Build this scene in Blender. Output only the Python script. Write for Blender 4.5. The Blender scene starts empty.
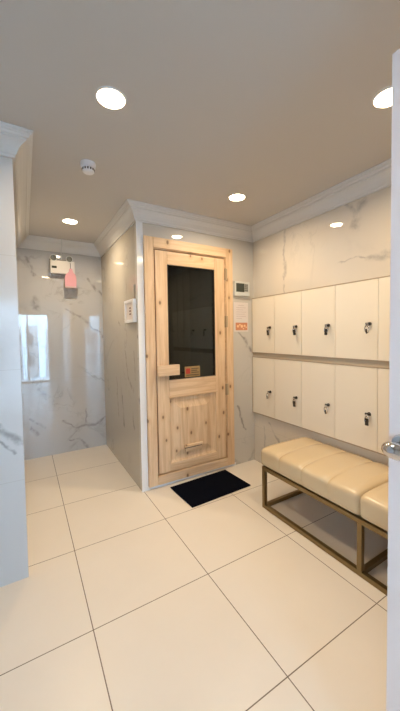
import bpy, bmesh, math, random
from mathutils import Vector, Matrix
random.seed(7)
sc = bpy.context.scene
COL = sc.collection

# ---------------------------------------------------------------- camera
H = 1.35
F, CX, CY = 306.3, 211.77, 346.34
YAW, PITCH, ROLL = map(math.radians, (31.463, -2.307, -0.806))
fwd = Vector((math.sin(YAW)*math.cos(PITCH), math.cos(YAW)*math.cos(PITCH), math.sin(PITCH)))
r0 = Vector((math.cos(YAW), -math.sin(YAW), 0)); u0 = r0.cross(fwd)
rt = math.cos(ROLL)*r0 + math.sin(ROLL)*u0
up = -math.sin(ROLL)*r0 + math.cos(ROLL)*u0
cam_d = bpy.data.cameras.new('camera'); cam = bpy.data.objects.new('camera', cam_d); COL.objects.link(cam)
cam.matrix_world = Matrix(((rt.x, up.x, -fwd.x, 0), (rt.y, up.y, -fwd.y, 0), (rt.z, up.z, -fwd.z, H), (0, 0, 0, 1)))
cam_d.sensor_fit = 'HORIZONTAL'; cam_d.sensor_width = 36; cam_d.lens = F/400*36
cam_d.shift_x = -(CX-200)/400; cam_d.shift_y = -(355.5-CY)/400
cam_d.clip_start = 0.02; cam_d.clip_end = 300
sc.camera = cam

# ---------------------------------------------------------------- world, exposure
BEAM = 9.8        # watts of each downlight's beam
SKY = 15.0          # daylight strength outside the balcony window
LAMP = 30.0       # downlight diffuser strength
sc.view_settings.view_transform = 'Standard'; sc.view_settings.look = 'None'
sc.view_settings.gamma = 1; sc.view_settings.exposure = 0.1; sc.view_settings.use_curve_mapping = False
w = bpy.data.worlds.new('world'); sc.world = w; w.use_nodes = True
nt = w.node_tree; nt.nodes.clear()
out = nt.nodes.new('ShaderNodeOutputWorld'); bg = nt.nodes.new('ShaderNodeBackground')
tc = nt.nodes.new('ShaderNodeTexCoord'); sx = nt.nodes.new('ShaderNodeSeparateXYZ'); cr = nt.nodes.new('ShaderNodeValToRGB')
nt.links.new(tc.outputs['Generated'], sx.inputs[0]); nt.links.new(sx.outputs['Z'], cr.inputs[0])
cr.color_ramp.elements[0].position = 0.0; cr.color_ramp.elements[0].color = (.40, .68, 1, 1)
cr.color_ramp.elements[1].position = 0.6; cr.color_ramp.elements[1].color = (.52, .74, 1, 1)
nt.links.new(cr.outputs[0], bg.inputs[0]); bg.inputs[1].default_value = SKY
nt.links.new(bg.outputs[0], out.inputs[0])

# ---------------------------------------------------------------- helpers
def link(name, me, mat=None, parent=None):
    o = bpy.data.objects.new(name, me); COL.objects.link(o)
    if mat is not None: me.materials.append(mat)
    if parent is not None: o.parent = parent
    return o
def done(name, bm, mat=None, parent=None, smooth=False):
    me = bpy.data.meshes.new(name)
    bmesh.ops.recalc_face_normals(bm, faces=bm.faces)
    bm.to_mesh(me); bm.free()
    if smooth:
        for p in me.polygons: p.use_smooth = True
        if smooth is not True: me.set_sharp_from_angle(angle=math.radians(smooth))
    return link(name, me, mat, parent)
def box(bm, x0, x1, y0, y1, z0, z1, bev=0):
    vs = [bm.verts.new((x, y, z)) for x in (x0, x1) for y in (y0, y1) for z in (z0, z1)]
    fs = [(0,1,3,2),(4,6,7,5),(0,4,5,1),(2,3,7,6),(0,2,6,4),(1,5,7,3)]
    F_ = [bm.faces.new([vs[i] for i in f]) for f in fs]
    if bev:
        es = list({e for f in F_ for e in f.edges})
        bmesh.ops.bevel(bm, geom=es, offset=bev, segments=2, profile=.6, affect='EDGES', clamp_overlap=True)
    return vs
def bx(name, mat, parent, *a, bev=0):
    bm = bmesh.new(); box(bm, *a, bev=bev); return done(name, bm, mat, parent)
def lathe(bm, prof, seg=32, M=None):
    rings = []
    for (r, z) in prof:
        if r < 1e-6: rings.append([bm.verts.new((0, 0, z))])
        else: rings.append([bm.verts.new((r*math.cos(2*math.pi*i/seg), r*math.sin(2*math.pi*i/seg), z)) for i in range(seg)])
    for a, b in zip(rings, rings[1:]):
        for i in range(seg):
            j = (i+1) % seg
            if len(a) == 1 and len(b) == 1: continue
            if len(a) == 1: bm.faces.new((a[0], b[i], b[j]))
            elif len(b) == 1: bm.faces.new((a[i], a[j], b[0]))
            else: bm.faces.new((a[i], a[j], b[j], b[i]))
    if M is not None: bmesh.ops.transform(bm, matrix=M, verts=[v for rg in rings for v in rg])
def tube(bm, pts, rad, seg=12, flat=1.0):
    pts = [Vector(p) for p in pts]; n = len(pts); rings = []
    rad = rad if isinstance(rad, (list, tuple)) else [rad]*n
    ref = None
    for i, p in enumerate(pts):
        t = (pts[min(i+1, n-1)] - pts[max(i-1, 0)]).normalized()
        if ref is None:
            ref = Vector((0, 0, 1)) if abs(t.z) < .9 else Vector((1, 0, 0))
        a = (ref - t*ref.dot(t)).normalized(); b = t.cross(a); ref = a
        rings.append([bm.verts.new(p + rad[i]*(a*math.cos(2*math.pi*k/seg) + b*flat*math.sin(2*math.pi*k/seg))) for k in range(seg)])
    for A, B in zip(rings, rings[1:]):
        for k in range(seg): bm.faces.new((A[k], A[(k+1) % seg], B[(k+1) % seg], B[k]))
    bm.faces.new(rings[0]); bm.faces.new(rings[-1])
def torus(bm, c, R, r, axis='x', seg=20, s2=8, sz=1.0):
    vs = []
    for i in range(seg):
        a = 2*math.pi*i/seg; ring = []
        for k in range(s2):
            b = 2*math.pi*k/s2; q = R + r*math.cos(b); u, v, ww = q*math.cos(a), q*math.sin(a)*sz, r*math.sin(b)
            p = (ww, u, v) if axis == 'x' else (u, ww, v) if axis == 'y' else (u, v, ww)
            ring.append(bm.verts.new(Vector(c)+Vector(p)))
        vs.append(ring)
    for i in range(seg):
        for k in range(s2):
            bm.faces.new((vs[i][k], vs[(i+1) % seg][k], vs[(i+1) % seg][(k+1) % s2], vs[i][(k+1) % s2]))
def empty(name, loc=(0, 0, 0)):
    o = bpy.data.objects.new(name, None); o.empty_display_size = .1; COL.objects.link(o); o.location = loc; return o
def tag(o, label=None, cat=None, group=None, kind=None):
    if label: o['label'] = label
    if cat: o['category'] = cat
    if group: o['group'] = group
    if kind: o['kind'] = kind
    return o
def struct(o, label=None): return tag(o, label, None, None, 'structure')

# ---------------------------------------------------------------- materials
def newmat(name):
    m = bpy.data.materials.new(name); m.use_nodes = True
    n = m.node_tree; return m, n, n.nodes['Principled BSDF'], n.links.new
def simple(name, col, rough=.5, metal=0, spec=.5, bump=0, bscale=200, coat=0):
    m, n, b, L = newmat(name)
    b.inputs['Base Color'].default_value = (*col, 1); b.inputs['Roughness'].default_value = rough
    b.inputs['Metallic'].default_value = metal; b.inputs['Specular IOR Level'].default_value = spec
    b.inputs['Coat Weight'].default_value = coat
    if bump:
        t = n.nodes.new('ShaderNodeTexCoord'); no = n.nodes.new('ShaderNodeTexNoise'); no.inputs['Scale'].default_value = bscale
        bp = n.nodes.new('ShaderNodeBump'); bp.inputs['Strength'].default_value = bump; bp.inputs['Distance'].default_value = .002
        L(t.outputs['Object'], no.inputs['Vector']); L(no.outputs['Fac'], bp.inputs['Height']); L(bp.outputs[0], b.inputs['Normal'])
    return m
def mathn(n, op, a, b=None, clamp=False):
    x = n.nodes.new('ShaderNodeMath'); x.operation = op; x.use_clamp = clamp
    for i, v in enumerate((a, b)):
        if v is None: continue
        if isinstance(v, (int, float)): x.inputs[i].default_value = v
        else: n.links.new(v, x.inputs[i])
    return x.outputs[0]
def mixc(n, fac, a, b):
    x = n.nodes.new('ShaderNodeMix'); x.data_type = 'RGBA'
    for i, v in ((0, fac), (6, a), (7, b)):
        if isinstance(v, (int, float)): x.inputs[i].default_value = v
        elif isinstance(v, tuple): x.inputs[i].default_value = (*v, 1) if len(v) == 3 else v
        else: n.links.new(v, x.inputs[i])
    return x.outputs[2]
def noise(n, vec, scale, detail=4, rough=.5, dist=0):
    x = n.nodes.new('ShaderNodeTexNoise'); x.inputs['Scale'].default_value = scale; x.inputs['Detail'].default_value = detail
    x.inputs['Roughness'].default_value = rough; x.inputs['Distortion'].default_value = dist; n.links.new(vec, x.inputs['Vector']); return x.outputs['Fac']
def ss(n, v, a, b):
    x = n.nodes.new('ShaderNodeMapRange'); x.interpolation_type = 'SMOOTHSTEP'; n.links.new(v, x.inputs[0])
    x.inputs[1].default_value = a; x.inputs[2].default_value = b; return x.outputs[0]
def coords(n, scale=(1, 1, 1), loc=(0, 0, 0), rot=(0, 0, 0)):
    t = n.nodes.new('ShaderNodeTexCoord'); mp = n.nodes.new('ShaderNodeMapping')
    mp.inputs['Scale'].default_value = scale; mp.inputs['Location'].default_value = loc; mp.inputs['Rotation'].default_value = rot
    n.links.new(t.outputs['Object'], mp.inputs[0]); return t.outputs['Object'], mp.outputs[0]
def grid_line(n, comp, origin, pitch, half):
    """1 on a joint line of a grid along one coordinate"""
    a = mathn(n, 'SUBTRACT', comp, origin); a = mathn(n, 'DIVIDE', a, pitch)
    a = mathn(n, 'ADD', a, 100.5); a = mathn(n, 'FRACT', a); a = mathn(n, 'SUBTRACT', a, .5); a = mathn(n, 'ABSOLUTE', a)
    a = mathn(n, 'MULTIPLY', a, pitch); return mathn(n, 'LESS_THAN', a, half)
def marble(name, seed, tint=(.80, .79, .76), uaxis='X', uorig=0, upitch=1.224, zorig=.263, zpitch=.612, veins=1.0, rough=.02, segs=(), ior=1.75, vs=.72):
    m, n, b, L = newmat(name)
    raw, v = coords(n, (1, 1, .8), (seed*3.1, seed*1.7, seed*2.3), (.3, .2, .5))
    sep = n.nodes.new('ShaderNodeSeparateXYZ'); L(raw, sep.inputs[0])
    n1 = noise(n, v, 1.3, 5, .55, .9)
    ve = mathn(n, 'ABSOLUTE', mathn(n, 'SUBTRACT', n1, .5)); ve = mathn(n, 'SUBTRACT', 1, ss(n, ve, .0, .022))
    mask = ss(n, noise(n, v, 1.7, 2), .50, .64)
    ve = mathn(n, 'MULTIPLY', ve, mask)
    n2 = noise(n, v, 3.4, 6, .6, 1.2)
    v2 = mathn(n, 'SUBTRACT', 1, ss(n, mathn(n, 'ABSOLUTE', mathn(n, 'SUBTRACT', n2, .52)), 0, .03))
    m2 = ss(n, noise(n, v, 2.3, 2), .56, .70)
    v2 = mathn(n, 'MULTIPLY', v2, m2)
    blot = mathn(n, 'MULTIPLY', ss(n, noise(n, v, 2.0, 5, .6, .6), .55, .8), .35)
    tot = mathn(n, 'ADD', mathn(n, 'MULTIPLY', ve, .40), mathn(n, 'MULTIPLY', v2, .28))
    tot = mathn(n, 'ADD', tot, blot); tot = mathn(n, 'MULTIPLY', tot, veins, True)
    if segs:
        nw = n.nodes.new('ShaderNodeTexNoise'); nw.inputs['Scale'].default_value = 9; nw.inputs['Detail'].default_value = 5; L(raw, nw.inputs['Vector'])
        sw = n.nodes.new('ShaderNodeSeparateXYZ'); L(nw.outputs['Color'], sw.inputs[0])
        uu = mathn(n, 'ADD', sep.outputs[uaxis], mathn(n, 'MULTIPLY', mathn(n, 'SUBTRACT', sw.outputs[0], .5), .10))
        zz = mathn(n, 'ADD', sep.outputs['Z'], mathn(n, 'MULTIPLY', mathn(n, 'SUBTRACT', sw.outputs[1], .5), .10))
        cb = n.nodes.new('ShaderNodeCombineXYZ'); L(uu, cb.inputs[0]); L(zz, cb.inputs[1])
        def vm(op, a, b=None, sc=None):
            x = n.nodes.new('ShaderNodeVectorMath'); x.operation = op
            for i, q in enumerate((a, b)):
                if q is None: continue
                if isinstance(q, tuple): x.inputs[i].default_value = q
                else: L(q, x.inputs[i])
            if sc is not None: L(sc, x.inputs['Scale'])
            return x
        best = None
        for (u0_, z0_, u1_, z1_, wd) in segs:
            ba = (u1_-u0_, z1_-z0_, 0); bb = ba[0]**2+ba[1]**2
            pa = vm('SUBTRACT', cb.outputs[0], (u0_, z0_, 0)).outputs[0]
            hh = mathn(n, 'DIVIDE', vm('DOT_PRODUCT', pa, ba).outputs['Value'], bb, True)
            dv = vm('SUBTRACT', pa, vm('SCALE', ba, None, hh).outputs[0]).outputs[0]
            dl = vm('LENGTH', dv).outputs['Value']
            q = mathn(n, 'SUBTRACT', 1, ss(n, dl, wd*.05, wd*1.5))
            best = q if best is None else mathn(n, 'MAXIMUM', best, q)
        br = ss(n, noise(n, raw, 14, 4, .6), .28, .62)
        tot = mathn(n, 'MAXIMUM', tot, mathn(n, 'MULTIPLY', mathn(n, 'MULTIPLY', best, br), vs))
    c = mixc(n, tot, tint, (.20, .19, .185))
    u = sep.outputs[uaxis]
    g = mathn(n, 'MAXIMUM', grid_line(n, u, uorig, upitch, .0012), grid_line(n, sep.outputs['Z'], zorig, zpitch, .0012))
    c = mixc(n, mathn(n, 'MULTIPLY', g, .55), c, (.42, .40, .37))
    L(c, b.inputs['Base Color']); b.inputs['Roughness'].default_value = rough
    b.inputs['IOR'].default_value = ior; b.inputs['Specular IOR Level'].default_value = .5
    # very faint waviness of the polished tiles
    bp = n.nodes.new('ShaderNodeBump'); bp.inputs['Strength'].default_value = .012; bp.inputs['Distance'].default_value = .01
    L(noise(n, raw, 6, 2), bp.inputs['Height']); L(bp.outputs[0], b.inputs['Normal'])
    return m
def floor_mat():
    m, n, b, L = newmat('cream_floor_tile')
    raw, v = coords(n)
    sep = n.nodes.new('ShaderNodeSeparateXYZ'); L(raw, sep.inputs[0])
    g = mathn(n, 'MAXIMUM', grid_line(n, sep.outputs['X'], .227, .612, .0022), grid_line(n, sep.outputs['Y'], 1.447, .612, .0022))
    base = mixc(n, noise(n, raw, 3, 5, .6), (.71, .655, .58), (.77, .715, .64))
    c = mixc(n, g, base, (.16, .12, .09))
    L(c, b.inputs['Base Color']); b.inputs['Roughness'].default_value = .32; b.inputs['Specular IOR Level'].default_value = .45
    bp = n.nodes.new('ShaderNodeBump'); bp.inputs['Strength'].default_value = .3; bp.inputs['Distance'].default_value = .002; bp.invert = True
    L(g, bp.inputs['Height']); L(bp.outputs[0], b.inputs['Normal'])
    return m
def pine(name, grain='z', seed=0, tone=1.0):
    m, n, b, L = newmat(name)
    s = {'z': (14, 14, .9), 'x': (.9, 14, 14), 'y': (14, .9, 14)}[grain]
    raw, v = coords(n, s, (seed, seed*.7, seed*1.3))
    _, kv = coords(n, (6.4, 1, 3.8), (seed*1.9, 0, seed*.4))
    sk = n.nodes.new('ShaderNodeSeparateXYZ'); L(kv, sk.inputs[0]); ck = n.nodes.new('ShaderNodeCombineXYZ'); L(sk.outputs['X'], ck.inputs[0]); L(sk.outputs['Z'], ck.inputs[1])
    vo = n.nodes.new('ShaderNodeTexVoronoi'); vo.voronoi_dimensions = '2D'; vo.inputs['Scale'].default_value = 1.0; L(ck.outputs[0], vo.inputs['Vector'])
    d = vo.outputs['Distance']
    rs = n.nodes.new('ShaderNodeSeparateColor'); L(vo.outputs['Color'], rs.inputs[0])
    d = mathn(n, 'ADD', d, mathn(n, 'MULTIPLY', mathn(n, 'GREATER_THAN', rs.outputs[0], .80), 1.0))
    d = mathn(n, 'ADD', d, mathn(n, 'MULTIPLY', rs.outputs[1], .03))
    knot = mathn(n, 'SUBTRACT', 1, ss(n, d, .04, .10)); halo = mathn(n, 'SUBTRACT', 1, ss(n, d, .06, .26))
    rings = noise(n, v, 1.6, 6, .62, .8)
    fine = noise(n, v, 7, 3, .6)
    c = mixc(n, ss(n, rings, .35, .7), (.77*tone, .56*tone, .355*tone), (.60*tone, .395*tone, .23*tone))
    c = mixc(n, mathn(n, 'MULTIPLY', ss(n, fine, .45, .75), .3), c, (.52*tone, .34*tone, .20*tone))
    c = mixc(n, mathn(n, 'MULTIPLY', halo, .35), c, (.50*tone, .29*tone, .13*tone))
    c = mixc(n, mathn(n, 'MULTIPLY', knot, .85), c, (.16, .075, .03))
    L(c, b.inputs['Base Color']); b.inputs['Roughness'].default_value = .48
    return m
def emis(name, col, st):
    m, n, b, L = newmat(name); b.inputs['Base Color'].default_value = (*col, 1)
    b.inputs['Emission Color'].default_value = (*col, 1); b.inputs['Emission Strength'].default_value = st; return m
def glass(name, tint=(1, 1, 1), refl=(1, 1, 1), ior=1.5):
    m = bpy.data.materials.new(name); m.use_nodes = True; n = m.node_tree; n.nodes.clear()
    o = n.nodes.new('ShaderNodeOutputMaterial'); mx = n.nodes.new('ShaderNodeMixShader'); t = n.nodes.new('ShaderNodeBsdfTransparent')
    g = n.nodes.new('ShaderNodeBsdfGlossy'); f = n.nodes.new('ShaderNodeFresnel'); f.inputs[0].default_value = ior
    t.inputs[0].default_value = (*tint, 1); g.inputs[0].default_value = (*refl, 1); g.inputs['Roughness'].default_value = .01
    n.links.new(f.outputs[0], mx.inputs[0]); n.links.new(t.outputs[0], mx.inputs[1]); n.links.new(g.outputs[0], mx.inputs[2]); n.links.new(mx.outputs[0], o.inputs[0])
    return m

XP, YW, YB, XR, XL, YL = .825, 2.527, 3.885, 2.068, -.022, 1.970
ZB, ZC = 2.297, 2.42
M_floor = floor_mat()
M_ceil = simple('ceiling_paint', (.56, .54, .515), .85)
M_crown = simple('crown_white', (.68, .675, .66), .55)
M_wallp = simple('wall_paint', (.74, .73, .71), .8)
S_back = ((.42, 1.656, .594, 1.553, .012), (.594, 1.553, .66, 1.50, .024), (.66, 1.5, .823, 1.332, .013), (.12, 1.753, .12, 1.665, .035), (.102, .813, .14, .72, .026),
          (.14, .72, .205, .657, .034), (.035, .432, .159, .33, .016), (.035, .34, .1, .25, .02), (.344, .365, .5, .27, .011), (.5, .27, .7, .27, .018), (.7, .27, .814, .352, .016),
          (.608, .481, .603, .299, .013), (.417, .132, .516, .135, .015), (.516, .135, .636, -.02, .02), (.674, 2.016, .816, 1.845, .022), (.05, 2.2, .12, 2.02, .02))
S_left = ((-.34, .95, -.126, .866, .013), (-.126, .866, -.04, .763, .016), (-.20, .86, -.05, .72, .008))
S_right = ((2.08, 2.29, 2.08, 2.2, .022), (2.082, 2.2, 2.085, 1.72, .010), (2.08, 1.98, 2.08, 1.90, .024), (1.436, 2.30, 1.36, 2.2, .022), (1.31, 2.29, 1.345, 2.18, .03),
           (1.345, 2.18, 1.371, 2.11, .036), (1.5, 1.89, 1.12, 1.86, .007), (1.25, 1.87, 1.02, 1.84, .026), (2.3, .45, 2.17, .29, .012), (2.38, .40, 2.36, .1, .010))
S_sauna = ((1.86, 1.36, 1.938, 1.314, .013), (1.938, 1.314, 2.03, 1.17, .020), (.83, .79, .89, .75, .02), (.84, 1.35, .87, 1.1, .010), (1.85, .60, 1.95, .35, .012))
S_pass = ((2.95, 1.2, 2.85, .95, .010), (2.85, .95, 2.72, .85, .02), (3.1, .8, 3.05, .45, .02), (3.3, .9, 3.25, .5, .012), (2.75, .65, 2.72, .5, .016), (3.18, 1.5, 3.1, 1.44, .010), (2.68, 1.2, 2.65, .95, .010))
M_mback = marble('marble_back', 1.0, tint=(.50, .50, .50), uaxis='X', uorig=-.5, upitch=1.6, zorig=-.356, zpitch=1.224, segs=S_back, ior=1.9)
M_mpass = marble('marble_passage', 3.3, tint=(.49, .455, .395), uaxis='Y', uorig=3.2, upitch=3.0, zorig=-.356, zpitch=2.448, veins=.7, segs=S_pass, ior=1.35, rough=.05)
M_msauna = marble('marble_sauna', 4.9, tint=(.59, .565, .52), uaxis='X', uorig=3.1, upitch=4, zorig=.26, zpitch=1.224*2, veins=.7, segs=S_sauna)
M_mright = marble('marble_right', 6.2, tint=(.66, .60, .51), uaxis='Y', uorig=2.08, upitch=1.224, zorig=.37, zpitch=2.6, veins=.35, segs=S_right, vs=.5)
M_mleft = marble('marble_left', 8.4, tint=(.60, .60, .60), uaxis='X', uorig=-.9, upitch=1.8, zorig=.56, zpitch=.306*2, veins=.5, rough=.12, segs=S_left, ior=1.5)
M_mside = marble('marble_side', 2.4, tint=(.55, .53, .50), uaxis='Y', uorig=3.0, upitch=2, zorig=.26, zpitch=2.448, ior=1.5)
M_pine_v = pine('pine_vertical', 'z', 0)
M_pine_v2 = pine('pine_vertical_b', 'z', 5.3)
M_pine_h = pine('pine_horizontal', 'x', 2.2)
M_pine_panel = pine('pine_panel', 'z', 9.1, .97)
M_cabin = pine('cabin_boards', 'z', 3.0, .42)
M_lock_door = simple('locker_laminate', (.80, .725, .59), .35, bump=.02)
M_lock_body = simple('locker_carcass', (.42, .33, .23), .5)
M_chrome = simple('chrome', (.66, .65, .66), .08, 1)
M_steel = simple('satin_steel', (.62, .60, .56), .3, 1)
M_black = simple('black_plastic', (.02, .018, .016), .35)
M_white = simple('white_plastic', (.83, .83, .85), .35)
M_grey = simple('grey_plastic', (.60, .62, .60), .4)
M_lcd = simple('dark_screen', (.05, .06, .05), .15)
M_key = simple('panel_keys', (.16, .17, .16), .4)
M_door = simple('door_paint', (.86, .73, .67), .42)
M_brass = simple('bronze_metal', (.25, .18, .085), .34, .8)
M_leather = simple('champagne_leather', (.61, .48, .305), .24, 0, .6, bump=.12, bscale=160, coat=.6)
M_mat = simple('black_mat_pile', (.003, .004, .009), .95, 0, .04, bump=.6, bscale=500)
M_bulb = emis('downlight_diffuser', (1.0, .78, .50), LAMP)
M_pink = simple('pink_plastic', (.58, .28, .32), .45)
M_pinkb = simple('tag_greyish_rim', (.50, .36, .38), .5)  # greyish bottom rim of the pink tag
M_paper = simple('poster_paper', (.70, .64, .61), .6)
M_line = simple('poster_ink', (.45, .36, .35), .7)
M_orange = simple('poster_picture_red', (.60, .25, .13), .5)
M_yel = simple('poster_picture_cream', (.85, .55, .32), .5)
M_gold = simple('sticker_gold', (.30, .19, .07), .4)
M_bronze = simple('hinge_bronze', (.42, .33, .22), .4, .6)
M_red = simple('sticker_red', (.42, .03, .02), .4)
M_dark = simple('dark_slot', (.04, .025, .015), .8)
M_glass_d = glass('tinted_door_glass', (.34, .31, .30), (.80, .92, 1), 1.58)
M_glass = glass('window_glass', (.93, .95, .96))
M_frame_al = simple('window_aluminium', (.75, .76, .78), .4)
M_rail = simple('railing_paint', (.7, .72, .74), .4)
M_conc = simple('facade_concrete', (.62, .62, .62), .85)
M_bwin = simple('facade_windows', (.12, .16, .20), .2)

# ---------------------------------------------------------------- shell
struct(bx('floor', M_floor, None, -1.9, 2.3, -2.75, 4.1, -.12, 0), 'cream square floor tiles with thin brown joints')
struct(bx('ceiling', M_ceil, None, -1.9, 2.3, -2.75, 4.1, ZC, ZC+.12), 'plain greige painted ceiling')
struct(bx('wall_back', M_mback, None, XL-.1, XP+.0, YB, YB+.12, 0, ZC))
struct(bx('wall_passage', M_mpass, None, XP, XP+.05, YW+.05, YB, 0, ZC))
# sauna wall with door opening
DL, DR, DB, DT = .88, 1.785, .03, 2.183
bm = bmesh.new(); 
box(bm, XP, DL+.06, YW, YW+.05, 0, ZC); box(bm, DR-.06, XR, YW, YW+.05, 0, ZC)
box(bm, DL+.06, DR-.06, YW, YW+.05, DT-.06, ZC); box(bm, DL+.06, DR-.06, YW, YW+.05, 0, DB+.05)
bmesh.ops.remove_doubles(bm, verts=bm.verts, dist=1e-5)
struct(done('wall_sauna', bm, M_msauna))
struct(bx('wall_right', M_mright, None, XR, XR+.12, -2.6, YW+.0, 0, ZC))
struct(bx('wall_left', M_mleft, None, -1.75, XL, YL, YL+.04, 0, ZC))
struct(bx('wall_side', M_mside, None, XL-.10, XL, YL+.04, YB, 0, ZC))
bm = bmesh.new(); box(bm, -1.85, -1.75, -2.6, -2.35, 0, ZC); box(bm, -1.85, -1.75, -.62, YL+.04, 0, ZC); box(bm, -1.85, -1.75, -2.35, -.62, 2.14, ZC); box(bm, -1.85, -1.75, -2.35, -.62, 0, .70)
struct(done('wall_far_left', bm, M_wallp))
# entrance wall behind the camera, left side opened for the added window's light, with the doorway the picture was taken from
bm = bmesh.new(); box(bm, .84, XR, -.50, -.40, 0, ZC); box(bm, -1.75, .84, -.50, -.40, 2.14, ZC)
struct(done('wall_entrance', bm, M_wallp))
# cabin inside the sauna
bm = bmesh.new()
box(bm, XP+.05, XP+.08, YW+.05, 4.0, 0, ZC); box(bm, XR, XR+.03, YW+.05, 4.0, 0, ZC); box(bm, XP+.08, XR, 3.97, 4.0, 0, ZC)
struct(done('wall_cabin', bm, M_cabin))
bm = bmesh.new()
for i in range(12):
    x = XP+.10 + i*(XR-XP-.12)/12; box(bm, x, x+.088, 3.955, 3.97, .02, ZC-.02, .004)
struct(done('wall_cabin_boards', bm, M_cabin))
# outer window wall and balcony
WX0, WX1 = -.50, .65
bm = bmesh.new(); box(bm, -1.75, WX0, -2.7, -2.6, 0, ZC); box(bm, WX1, XR, -2.7, -2.6, 0, ZC); box(bm, WX0, WX1, -2.7, -2.6, 2.02, ZC)
struct(done('wall_window_side', bm, M_wallp))
wn = struct(empty('window_1', (0, -2.65, 0)), 'balcony window behind the doorway'); 
def child(o, p): o.parent = p; o.matrix_parent_inverse = Matrix.Translation(-Vector(p.location)); return o
bm = bmesh.new()
for x in (WX0, .07, WX1-.04): box(bm, x, x+.04, -2.68, -2.62, 0, 2.02)
for z in (0, 1.98): box(bm, WX0, WX1, -2.675, -2.625, z, z+.04)
child(done('window_frame', bm, M_frame_al), wn)
child(bx('window_pane', M_glass, None, WX0+.02, WX1-.02, -2.653, -2.647, .04, 1.98), wn)
wn2 = struct(empty('added_window', (-1.8, -1.5, .12)), 'added unseen side window that lets in more daylight')  # added out of view to make up for daylight lost at the balcony window
bm = bmesh.new()
for y in (-2.35, -1.50, -.66): box(bm, -1.83, -1.77, y, y+.04, .70, 2.14)
for z in (.70, 2.10): box(bm, -1.825, -1.775, -2.35, -.62, z, z+.04)
child(done('window_frame', bm, M_frame_al), wn2)
child(bx('window_pane', M_glass, None, -1.803, -1.797, -2.33, -.64, .74, 2.10), wn2)
# pale corner strip and sill strip around the pine door frame
M_strip = simple('corner_strip_white', (.80, .81, .82), .12)
bm = bmesh.new(); box(bm, XP-.002, DL-.001, YW-.004, YW+.001, 0, ZB); box(bm, DL-.001, DR+.03, YW-.004, YW+.001, 0, DB-.001)
struct(done('trim_7', bm, M_strip))
struct(bx('ground', M_conc, None, -60, 60, -90, -5, -12.2, -12))
struct(bx('balcony_floor', M_conc, None, -2.5, 2.3, -4.0, -2.75, -.15, -.02))

# crown moulding: mitred lengths
PROF = [(0, ZB), (.012, ZB), (.014, ZB+.014), (.020, ZB+.018), (.024, ZB+.03), (.034, ZB+.05), (.050, ZB+.068), (.066, ZB+.079),
        (.066, ZB+.088), (.076, ZB+.090), (.080, ZB+.100), (.090, ZB+.104), (.092, ZB+.112), (.098, ZB+.114), (.098, ZC), (0, ZC)]
path = [(-1.75, YL), (XL, YL), (XL, YB), (XP, YB), (XP, YW), (XR, YW), (XR, -.40)]
def nrm(a, b):
    d = Vector((b[0]-a[0], b[1]-a[1])).normalized(); return Vector((d.y, -d.x))
ns = [nrm(path[i], path[i+1]) for i in range(len(path)-1)]
def offs(i, o):
    p = Vector(path[i])
    if i == 0: return p+ns[0]*o
    if i == len(path)-1: return p+ns[-1]*o
    a, b = ns[i-1], ns[i]; return p + (a+b)*(o/(1+a.dot(b)))
for s in range(len(path)-1):
    bm = bmesh.new(); A = []; B = []
    for o, z in PROF:
        a = offs(s, o); b = offs(s+1, o); A.append(bm.verts.new((a.x, a.y, z))); B.append(bm.verts.new((b.x, b.y, z)))
    for i in range(len(PROF)):
        j = (i+1) % len(PROF); bm.faces.new((A[i], A[j], B[j], B[i]))
    bm.faces.new(A); bm.faces.new(B)
    struct(done('trim_%d' % (s+1), bm, M_crown), 'white stepped cove crown moulding')

# ---------------------------------------------------------------- sauna door
d1 = struct(empty('door_1', ((DL+DR)/2, YW, 0)), 'knotty pine sauna door with dark glass upper pane and pine frame')
d1['category'] = 'door'
def C1(o): return child(o, d1)
yf = YW-.028
bm = bmesh.new(); box(bm, DL, .960, yf, YW+.03, DB, DT, .004); C1(done('frame_side', bm, M_pine_v))
bm = bmesh.new(); box(bm, 1.705, DR, yf, YW+.03, DB, DT, .004); C1(done('frame_side', bm, M_pine_v2))
bm = bmesh.new(); box(bm, .9605, 1.7045, yf, YW+.03, 2.095, DT, .004); C1(done('frame_head', bm, M_pine_h))
bm = bmesh.new(); box(bm, .9605, 1.7045, yf, YW+.03, DB, .110, .004); C1(done('threshold', bm, M_pine_h))
# inner reveal bead
bm = bmesh.new()
box(bm, .961, .967, YW-.016, YW+.03, .111, 2.094); box(bm, 1.698, 1.704, YW-.016, YW+.03, .111, 2.094); box(bm, .967, 1.698, YW-.016, YW+.03, 2.088, 2.094)
C1(done('stop_bead', bm, M_pine_h))
LX0, LX1, LZ0, LZ1 = .977, 1.690, .120, 2.078
GX0, GX1, GZ0, GZ1 = 1.088, 1.572, .945, 1.965
ly0, ly1 = YW-.018, YW+.025
leaf = C1(empty('door_leaf', (LX0, YW, LZ0)))
leaf.matrix_parent_inverse = Matrix.Translation(-Vector(d1.location))
def CL(o): o.parent = leaf; o.matrix_parent_inverse = Matrix.Translation(-Vector(leaf.location)); return o
bm = bmesh.new(); box(bm, LX0, GX0, ly0, ly1, LZ0, LZ1, .003); CL(done('stile', bm, M_pine_v2))
bm = bmesh.new(); box(bm, GX1+.005, LX1, ly0, ly1, LZ0, LZ1, .003); CL(done('stile', bm, M_pine_v))
bm = bmesh.new(); box(bm, GX0+.0005, GX1+.0045, ly0, ly1, GZ1, LZ1, .002); CL(done('rail', bm, M_pine_h))
bm = bmesh.new(); box(bm, GX0+.0005, GX1+.0045, ly0, ly1, .785, GZ0, .002); CL(done('rail', bm, M_pine_h))
bm = bmesh.new(); box(bm, GX0+.0005, GX1+.0045, ly0, ly1, LZ0, .195, .002); CL(done('rail', bm, M_pine_h))
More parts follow.
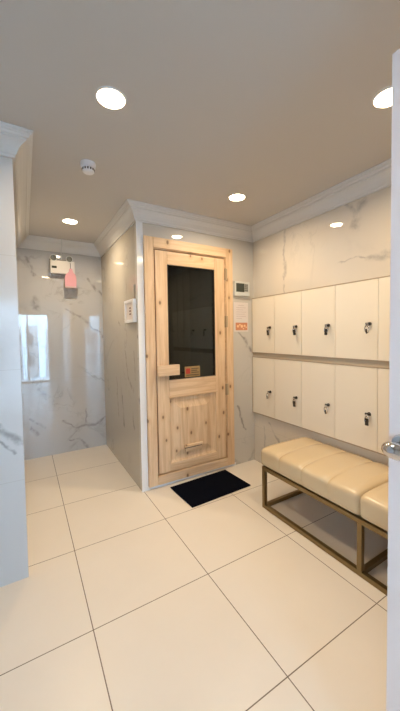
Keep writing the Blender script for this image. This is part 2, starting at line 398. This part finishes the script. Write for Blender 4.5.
# raised panel with bevelled field
bm = bmesh.new()
def ringrect(x0, x1, z0, z1, y): return [bm.verts.new(p) for p in ((x0, y, z0), (x1, y, z0), (x1, y, z1), (x0, y, z1))]
levels = [(0, ly0+.004), (.006, ly0+.012), (.020, ly0+.018), (.045, ly0+.018), (.10, ly0+.004), (.104, ly0+.002)]
prev = None
for dd, y in levels:
    rr = ringrect(GX0+dd, GX1+.005-dd, .195+dd, .785-dd, y)
    if prev:
        for i in range(4): bm.faces.new((prev[i], prev[(i+1) % 4], rr[(i+1) % 4], rr[i]))
    prev = rr
bm.faces.new(prev)
CL(done('lower_panel', bm, M_pine_panel))
# thin ledge over the panel
CL(bx('ledge', M_pine_h, None, GX0-.01, GX1+.02, ly0-.008, ly0, .785, .798, bev=.002))
# vent grip
bm = bmesh.new(); box(bm, 1.225, 1.415, ly0-.016, ly0+.004, .308, .334, .004); box(bm, 1.235, 1.405, ly0-.006, ly0+.004, .268, .298, .003); CL(done('vent_grip', bm, M_pine_h))
CL(bx('vent_slot', M_dark, None, 1.23, 1.41, ly0-.002, ly0+.006, .298, .308))
CL(bx('glass_pane', M_glass_d, None, GX0-.004, GX1+.008, YW+.000, YW+.006, GZ0-.004, GZ1+.004))
bm = bmesh.new()
for (a, b, c, d) in ((GX0, GX0+.006, GZ0, GZ1), (GX1-.001, GX1+.005, GZ0, GZ1), (GX0, GX1, GZ0, GZ0+.006), (GX0, GX1, GZ1-.006, GZ1)):
    box(bm, a, b, ly0+.003, YW, c, d)
CL(done('glazing_bead', bm, M_dark))
hb = bmesh.new(); box(hb, .962, 1.168, ly0-.055, ly0-.022, .992, 1.085, .004)
box(hb, .985, 1.035, ly0-.022, ly0, 1.0, 1.075); hd = CL(done('handle', hb, M_pine_h))
hd['label'] = 'wooden block pull handle'
for z in (1.93, 1.47, .80):
    bm = bmesh.new(); box(bm, 1.686, 1.716, ly0-.013, ly0-.0005, z-.055, z+.055, .002)
    tube(bm, [(1.693, ly0-.016, z-.055), (1.693, ly0-.016, z+.055)], .006, 10)
    CL(done('hinge', bm, M_bronze))
# sticker on the glass
st = CL(bx('sticker', M_gold, None, 1.25, 1.41, YW-.0025, YW-.0005, .955, 1.052))
bm = bmesh.new(); box(bm, 1.262, 1.305, YW-.0035, YW-.0025, .985, 1.035); 
sr = done('sticker_emblem', bm, M_red); sr.parent = st
bm = bmesh.new()
for (a, b, z) in ((1.318, 1.395, 1.026), (1.318, 1.38, 1.008), (1.318, 1.40, .990), (1.265, 1.40, .968)): box(bm, a, b, YW-.0035, YW-.0025, z, z+.008)
so = done('sticker_lines', bm, simple('sticker_print', (.09, .06, .03), .5)); so.parent = st
# fix sub-part parenting offsets (world placed meshes)
for o in (sr, so): o.matrix_parent_inverse = Matrix.Identity(4)

# ---------------------------------------------------------------- entrance door (open, right)
E1 = Vector((.858, .464)); HG = Vector((.80, -.375)); dd = (HG-E1).normalized(); dn = Vector((dd.y, -dd.x))
if dn.x > 0: dn = -dn
LEAF = (HG-E1).length
d2 = struct(empty('door_2', (E1.x, E1.y, 0)), 'white flush door standing open at the right edge, with chrome lever handle'); d2['category'] = 'door'
# local frame: X = along leaf to hinge, -Y = face towards the room
d2.rotation_euler = (0, 0, math.atan2(dd.y, dd.x))
bm = bmesh.new(); box(bm, 0, LEAF, 0, .04, .008, 2.085, .002); done('door_leaf', bm, M_door, d2)
hn = empty('lever_handle'); hn.parent = d2
HZ, HX = 1.044, .040
bm = bmesh.new(); lathe(bm, [(0, 0), (.030, 0), (.030, .004), (.026, .010), (.0, .011)], 32, Matrix.Translation((HX, 0, HZ)) @ Matrix.Rotation(math.pi/2, 4, 'X'))
done('rose', bm, M_chrome, hn, 40)
bm = bmesh.new(); lathe(bm, [(0, .008), (.012, .008), (.012, .022), (.013, .026), (.0145, .031), (.0145, .035), (.013, .038), (.0, .042)], 32, Matrix.Translation((HX, 0, HZ)) @ Matrix.Rotation(math.pi/2, 4, 'X'))
done('collar', bm, M_chrome, hn, 40)
bm = bmesh.new()
tube(bm, [(HX-.020, -.050, HZ), (HX-.016, -.052, HZ), (HX-.006, -.055, HZ), (HX+.012, -.057, HZ), (HX+.03, -.057, HZ), (HX+.05, -.056, HZ), (HX+.085, -.055, HZ), (HX+.105, -.053, HZ), (HX+.112, -.052, HZ)],
     [.008, .0145, .0195, .0212, .0205, .018, .0145, .010, .004], 24, .8)
done('lever', bm, M_chrome, hn, 50)
bm = bmesh.new(); 
for z in (.25, 1.05, 1.85): tube(bm, [(LEAF+.004, -.004, z-.05), (LEAF+.004, -.004, z+.05)], .007, 10)
done('hinge', bm, M_steel, d2)

# ---------------------------------------------------------------- wall lockers
LF = 2.044                        # front plane of the doors
C0, CP, NC = YW-.001, .336, 6
def locker_row(z0, z1, zk, row):
    root = empty('locker_bank', (2.0, C0-NC*CP/2, z0))
    def W(name, bm, m, par=None, smooth=False):
        o = done(name, bm, m, None, smooth); p = par or root
        o.parent = p
        o.matrix_parent_inverse = Matrix.Translation(-Vector(root.location))
        return o
    ye = C0-NC*CP
    bm = bmesh.new(); box(bm, LF+.014, XR-.0005, ye, C0, z0, z1)
    box(bm, LF-.002, LF+.014, ye, C0, z1-.006, z1); box(bm, LF-.002, LF+.014, ye, C0, z0, z0+.006)
    box(bm, LF-.002, LF+.014, C0-.006, C0, z0+.006, z1-.006); box(bm, LF-.002, LF+.014, ye, ye+.006, z0+.006, z1-.006)
    W('carcass', bm, M_lock_body)
    for c in range(NC):
        ya = C0-.007-(c)*CP if c == 0 else C0-c*CP-.0015; yb = C0-(c+1)*CP+.0015 if c < NC-1 else C0-NC*CP+.007
        bm = bmesh.new(); box(bm, LF, LF+.013, yb, ya, z0+.008, z1-.008, .0015)
        dr = W('door', bm, M_lock_door)
        yk = C0-(c+1)*CP+.058; q = row*10+c
        bm = bmesh.new()
        lathe(bm, [(0, 0), (.0125, 0), (.0125, .006), (.010, .010), (.010, .016), (0, .016)], 20, Matrix.Translation((LF, yk, zk)) @ Matrix.Rotation(-math.pi/2, 4, 'Y'))
        box(bm, LF-.022, LF-.010, yk-.020, yk+.020, zk-.007, zk+.008, .002)
        lk = done('lock', bm, M_black, None, 40); lk.parent = dr; lk.matrix_parent_inverse = Matrix.Identity(4)
        lk.matrix_parent_inverse = Matrix.Identity(4)
    return root
b_up = locker_row(1.147, 1.716, 1.405, 0)
tag(b_up, 'upper row of cream wall lockers with black locks, directly above the shade-darkened beige strip', 'locker', 'cream locker rows')
b_lo = locker_row(.515, 1.108, .775, 1)
tag(b_lo, 'lower row of cream wall lockers with black locks, hanging over the padded bench', 'locker', 'cream locker rows')
tag(bx('divider_strip', simple('strip_shaded_beige', (.50, .42, .31), .5), None, LF+.010, XR-.0005, C0-NC*CP, C0, 1.1085, 1.1465),  # beige darkened to paint in the shade of the gap between rows
    'recessed strip in a shade-darkened beige between the upper and lower locker rows', 'strip')

# key rings hanging in the locks: chrome ring and black fob
def make_key(style):
    r = empty('key')
    bm = bmesh.new()
    tube(bm, [(-.016, 0, 0), (-.030, 0, 0)], .003, 8); torus(bm, (-.030, 0, -.004), .007, .0018, 'x')
    done('key_blade', bm, M_chrome, r, 50)
    bm = bmesh.new(); torus(bm, (-.030, .004 if style else -.003, -.032), .0135, .0026, 'x', 24, 8, 1.6)
    done('ring', bm, M_chrome, r, 60)
    bm = bmesh.new()
    if style == 0: box(bm, -.035, -.026, -.014, .007, -.066, -.022, .004)
    else: box(bm, -.034, -.028, .004, .012, -.058, -.030, .002)
    done('fob', bm, M_black, r)
    return r
kp = [make_key(0), make_key(1)]
used = [False, False]
ORD = ['nearest the sauna door', 'second from the sauna door', 'third from the sauna door', 'nearest the white door']
for row, (zk, styles) in enumerate(((1.405, (0, 0, 0, 1)), (.775, (1, 0, 1, 0)))):
    for c in range(4):
        s = styles[c]; src = kp[s]; yk = C0-(c+1)*CP+.058
        if not used[s]: k = src; used[s] = True
        else:
            k = src.copy(); COL.objects.link(k)
            for ch in list(src.children):
                cc = ch.copy(); COL.objects.link(cc); cc.parent = k
        k.scale = (1.15, 1.15, 1.15); k.location = (LF, yk, zk); k.rotation_euler = (random.uniform(-.15, .15), 0, 0)
        look = 'black fob on chrome ring' if s == 0 else 'bare chrome key ring'
        tag(k, '%s in the %s row lock %s' % (look, 'upper' if row == 0 else 'lower', ORD[c]), 'key', 'keys hanging in the locker locks')

# ---------------------------------------------------------------- bench
BX0, BX1, BY0, BY1 = 1.536, 2.035, .195, 1.792
bench = empty('bench', ((BX0+BX1)/2, (BY0+BY1)/2, 0))
tag(bench, 'long champagne leather padded bench on a bronze metal frame below the lockers', 'bench')
def CB(o): return child(o, bench)
T = .028
ym = .985
for x in (BX0, BX1-T):
    for y in (BY0, ym-T/2, BY1-T):
        CB(bx('leg', M_brass, None, x, x+T, y, y+T, T, .325-T, bev=.0015))
for z in (0.001, .325-T):
    nm = 'lower_rail' if z < .1 else 'upper_rail'
    for x in (BX0, BX1-T): CB(bx(nm, M_brass, None, x, x+T, BY0, BY1, z, z+T, bev=.0015))
    for y in (BY0, ym-T/2, BY1-T): CB(bx('cross_rail', M_brass, None, BX0+T, BX1-T, y, y+T, z, z+T, bev=.0015))
def cushion(y0, y1, seams):
    bm = bmesh.new(); x0, x1, z0, z1 = BX0-.012, BX1+.012, .326, .470
    N = int((y1-y0)/.005); K = 72; rings = []
    for i in range(N+1):
        y = y0+(y1-y0)*i/N
        # rounding at the ends
        e = min(y-y0, y1-y); re = .030
        ins = re-math.sqrt(max(re*re-(re-min(e, re))**2, 0)); ins *= .85
        s = 0
        for sy in seams: s = max(s, math.exp(-(abs(y-sy)/.014)**1.2))
        bulge = 0
        ring = []
        cxm, czm = (x0+x1)/2, (z0+z1)/2; hx, hz = (x1-x0)/2-ins, (z1-z0)/2
        for k in range(K):
            t = 2*math.pi*k/K; c_, s_ = math.cos(t), math.sin(t)
            n_ = 7.0
            q = (abs(c_)**n_+abs(s_)**n_)**(-1/n_)   # superellipse in a square
            px, pz = q*c_, q*s_
            corner = (abs(px)*abs(pz))**3
            # valley depth: strongest over the front and back top edges
            dep = s*(.002+.018*corner*(1 if pz > 0 else .15)+.005*abs(px)**6*(pz > -.3))
            zz = czm+pz*(hz-(ins*.7 if pz > 0 else 0)); xx = cxm+px*(hx)
            crown = .010*(1-px*px) if pz > 0 else 0
            zz += crown*min(1, e/.05)*max(pz, 0)
            v = Vector((px*.6 if abs(px) > .9 else 0, max(pz, 0)))
            xx -= math.copysign(dep, px)*(abs(px)**4); zz -= dep*max(pz, 0)**3 if pz > 0 else 0
            ring.append(bm.verts.new((xx, y, zz)))
        rings.append(ring)
    for A, B in zip(rings, rings[1:]):
        for k in range(K): bm.faces.new((A[k], A[(k+1) % K], B[(k+1) % K], B[k]))
    bm.faces.new(rings[0]); bm.faces.new(rings[-1])
    return done('cushion', bm, M_leather, None, 60)
sp = .2
CB(cushion(ym+.001, BY1+.012, [1.605, 1.397, 1.19]))
CB(cushion(BY0-.012, ym-.001, [.79, .59, .39]))

# ---------------------------------------------------------------- door mat
bm = bmesh.new(); box(bm, -.300, .300, -.190, .190, .0006, .010, .003)
mt = done('door_mat', bm, M_mat); mt.location = (1.362, 2.278, 0); mt.rotation_euler = (0, 0, math.radians(2.6))
tag(mt, 'black rectangular door mat lying on the tiles in front of the sauna door', 'mat')

# ---------------------------------------------------------------- sauna controller, notice
sc_ = empty('control_panel', (1.902, YW, 1.80)); tag(sc_, 'light grey digital sauna control panel with dark display beside the pine door', 'control panel')
def C3(o): return child(o, sc_)
C3(bx('housing', M_grey, None, 1.808, 1.996, YW-.030, YW-.0005, 1.73, 1.876, bev=.006))
C3(bx('screen', M_lcd, None, 1.824, 1.925, YW-.0325, YW-.0295, 1.770, 1.856))
for i in range(2):
    for j in range(4):
        C3(bx('button', M_key, None, 1.930+i*.022, 1.948+i*.022, YW-.034, YW-.0295, 1.779+j*.019, 1.794+j*.019, bev=.001))
no = empty('notice', (1.90, YW, 1.37)); tag(no, 'white printed notice with orange picture taped under the control panel', 'notice')
def C4(o): return child(o, no)
C4(bx('sheet', M_paper, None, 1.812, 1.993, YW-.0022, YW-.0004, 1.370, 1.668))
bm = bmesh.new()
for i, (a, b) in enumerate(((.055, .13), (.03, .15), (.03, .12), (.03, .155), (.03, .14), (.03, .15), (.03, .10))):
    box(bm, 1.812+a, 1.812+b, YW-.0027, YW-.0022, 1.635-i*.022, 1.638-i*.022)
C4(done('text_lines', bm, M_line))
C4(bx('picture', M_orange, None, 1.832, 1.982, YW-.0028, YW-.0022, 1.385, 1.462))
bm = bmesh.new()
for (x, z, r) in ((1.86, 1.425, .014), (1.885, 1.44, .010), (1.91, 1.425, .016), (1.945, 1.43, .012), (1.965, 1.415, .008), (1.93, 1.40, .008)):
    lathe(bm, [(0, 0), (r, 0), (r, .0008), (0, .0008)], 12, Matrix.Translation((x, YW-.0028, z)) @ Matrix.Rotation(math.pi/2, 4, 'X'))
C4(done('picture_detail', bm, M_yel))

# ---------------------------------------------------------------- boxed gauge on passage wall
gx = XP-.030; gy0, gy1, gz0, gz1 = 2.575, 2.835, 1.462, 1.660
gb = empty('wall_box', (XP, 2.70, gz0)); tag(gb, 'white framed box with three small dark marks left of the sauna door', 'wall box')
def C5(o): return child(o, gb)
bm = bmesh.new()
for (a, b, c, d) in ((gy0, gy0+.03, gz0, gz1), (gy1-.03, gy1, gz0, gz1), (gy0+.03, gy1-.03, gz0, gz0+.025), (gy0+.03, gy1-.03, gz1-.025, gz1)): box(bm, gx, XP-.0005, a, b, c, d)
C5(done('frame', bm, M_white))
C5(bx('backing', simple('box_backing', (.72, .66, .64), .6), None, gx+.012, XP-.001, gy0+.03, gy1-.03, gz0+.025, gz1-.025))
bm = bmesh.new()
for z in (1.535, 1.562, 1.588): box(bm, gx+.009, gx+.012, 2.67, 2.71, z-.007, z+.007, .002)
C5(done('dark_mark', bm, simple('mark_ink', (.16, .08, .08), .6)))
C5(bx('cable_cover', simple('cable_cover_grey', (.42, .38, .32), .5), None, XP-.010, XP-.0005, 2.60, 2.622, gz1+.001, gz1+.125))

# ---------------------------------------------------------------- emergency light on the back wall
em = empty('emergency_light', (.40, YB, 2.07)); tag(em, 'white box emergency light with two round lamp heads high on the back wall', 'emergency light')
def C6(o): return child(o, em)
yb_ = YB-.085
C6(bx('housing', simple('housing_cream', (.62, .60, .57), .25), None, .292, .540, yb_, YB-.0005, 2.045, 2.190, bev=.008))
C6(bx('indicator_window', M_lcd, None, .305, .355, yb_-.003, yb_+.001, 2.10, 2.125, bev=.002))
for x in (.325, .485):
    bm = bmesh.new(); Mx = Matrix.Translation((x, yb_+.02, 2.215)) @ Matrix.Rotation(math.radians(100), 4, 'X')
    lathe(bm, [(0, -.03), (.022, -.03), (.030, -.005), (.036, .02), (.036, .03), (.030, .032)], 24, Mx)
    tube(bm, [(x, yb_+.03, 2.186), (x, yb_+.03, 2.205)], .008, 8)
    hd_ = C6(done('lamp_head', bm, M_grey, None, 40))
    bm = bmesh.new(); lathe(bm, [(.030, .031), (.018, .022), (0, .018)], 24, Mx)
    ls = done('lens', bm, M_key, None, 40); ls.parent = hd_
C6(bx('mounting_bar', M_black, None, .29, .52, yb_+.015, yb_+.045, 2.188, 2.198))
bm = bmesh.new(); tube(bm, [(.405, YB-.05, 2.19), (.407, YB-.055, 2.25), (.403, YB-.09, 2.30), (.41, YB-.105, 2.35), (.41, YB-.1, 2.405), (.41, YB-.1, 2.4195)], .005, 8)
C6(done('cable', bm, M_grey))
pt = empty('hanging_tag', (.50, yb_, 2.1)); tag(pt, 'pink bottle-shaped tag hanging from the right side of the emergency light', 'tag')
bm = bmesh.new()
yk0 = yb_-.040; yk1 = yb_-.006
prof = [(.430, 1.905), (.545, 1.905), (.548, 1.99), (.538, 2.035), (.515, 2.062), (.505, 2.10), (.480, 2.10), (.472, 2.062), (.440, 2.035), (.428, 1.99)]
f1 = [bm.verts.new((x, yk0, z)) for x, z in prof]; f2 = [bm.verts.new((x, yk1, z)) for x, z in prof]
bm.faces.new(f1); bm.faces.new(f2)
for i in range(len(prof)): j = (i+1) % len(prof); bm.faces.new((f1[i], f1[j], f2[j], f2[i]))
child(done('tag_body', bm, M_pink), pt)
child(bx('tag_base', M_pinkb, None, .430, .546, yk0-.001, yk1+.001, 1.888, 1.906), pt)
bm = bmesh.new(); tube(bm, [(.492, yb_-.02, 2.10), (.492, yb_-.014, 2.15), (.492, yb_-.006, 2.168)], .003, 8); child(done('hook', bm, M_black), pt)

for e_ in (em, pt): e_.location.x -= .022

# ---------------------------------------------------------------- ceiling fittings
def make_light():
    r = empty('downlight')
    bm = bmesh.new(); lathe(bm, [(.0605, -.001), (.0605, -.006), (.067, -.003), (.068, 0.0), (.0605, -.001)], 40)
    done('trim_ring', bm, M_white, r, 40)
    bm = bmesh.new(); lathe(bm, [(0, -.004), (.055, -.004), (.060, -.002), (.060, 0)], 40)
    done('diffuser', bm, M_bulb, r, 40)
    ld = bpy.data.lights.new('beam', 'AREA'); ld.shape = 'DISK'; ld.size = .10; ld.energy = BEAM; ld.color = (1.0, .79, .54); ld.spread = math.radians(160)
    lo = bpy.data.objects.new('beam', ld); COL.objects.link(lo); lo.parent = r; lo.location = (0, 0, -.008)
    return r
lt = make_light()
spots = [(.370, 1.445, 'large round lit downlight nearest the camera, left half of the ceiling'), (1.455, .80, 'round lit downlight half hidden by the open white door'),
         (1.459, 1.974, 'round lit downlight in front of the sauna door and lockers'), (.401, 3.153, 'round lit downlight deep in the passage before the back wall')]
for i, (x, y, lb) in enumerate(spots):
    if i == 0: o = lt
    else:
        o = lt.copy(); COL.objects.link(o)
        for ch in list(lt.children): c = ch.copy(); COL.objects.link(c); c.parent = o
    o.location = (x, y, ZC); tag(o, lb, 'ceiling light', 'recessed ceiling downlights')
sd = empty('smoke_detector', (.375, 2.055, ZC)); tag(sd, 'small white ceiling smoke detector between two downlights', 'smoke detector')
bm = bmesh.new(); lathe(bm, [(0, 0), (.046, 0), (.046, -.012), (.043, -.026), (.034, -.028), (0, -.028)], 32); done('base', bm, M_white, sd, 35)
bm = bmesh.new(); lathe(bm, [(.030, -.028), (.036, -.032), (.036, -.050), (.028, -.058), (0, -.060)], 32); done('sensor_cap', bm, M_white, sd, 35)
bm = bmesh.new()
for i in range(14):
    a = 2*math.pi*i/14; s = len(bm.verts); vs = box(bm, .034, .0375, -.004, .004, -.048, -.035)
    bmesh.ops.rotate(bm, verts=vs, cent=(0, 0, 0), matrix=Matrix.Rotation(a, 3, 'Z'))
done('vent_slots', bm, M_dark, sd)

# ---------------------------------------------------------------- balcony railing and far buildings (seen as reflections)
rl = empty('balcony_railing', (0, -3.9, 0)); tag(rl, 'pale metal balcony railing outside the window, seen mirrored in the back wall', 'railing')
bm = bmesh.new(); tube(bm, [(-2.4, -3.9, 1.0), (2.2, -3.9, 1.0)], .025, 8); tube(bm, [(-2.4, -3.9, .12), (2.2, -3.9, .12)], .018, 8); child(done('handrail', bm, M_rail), rl)
for i in range(24):
    x = -2.4+i*.2
    child(bx('baluster', M_rail, None, x-.01, x+.01, -3.91, -3.89, -.02, .98), rl)
for i, (x0, x1, y, h) in enumerate(((-6.5, -3.2, -34, 2.2), (-2.6, -.8, -30, 3.0), (.2, 1.5, -36, 2.7), (2.2, 5.0, -28, 2.2))):
    t = empty('apartment_building', ((x0+x1)/2, y, -12)); tag(t, ['low pale distant block', 'tall pale distant tower', 'middle pale distant block', 'short pale distant block nearest the window'][i]+' beyond the balcony', 'building', 'buildings beyond the balcony')
    child(bx('wall', M_conc, None, x0, x1, y-6, y, -12, h), t)
    for k in range(max(1, int((x1-x0)/1.0))):
        for z in (-2.3, .3): child(bx('window', M_bwin, None, x0+.15+k*1.0, x0+.75+k*1.0, y+.01, y+.06, z, z+1.4), t)
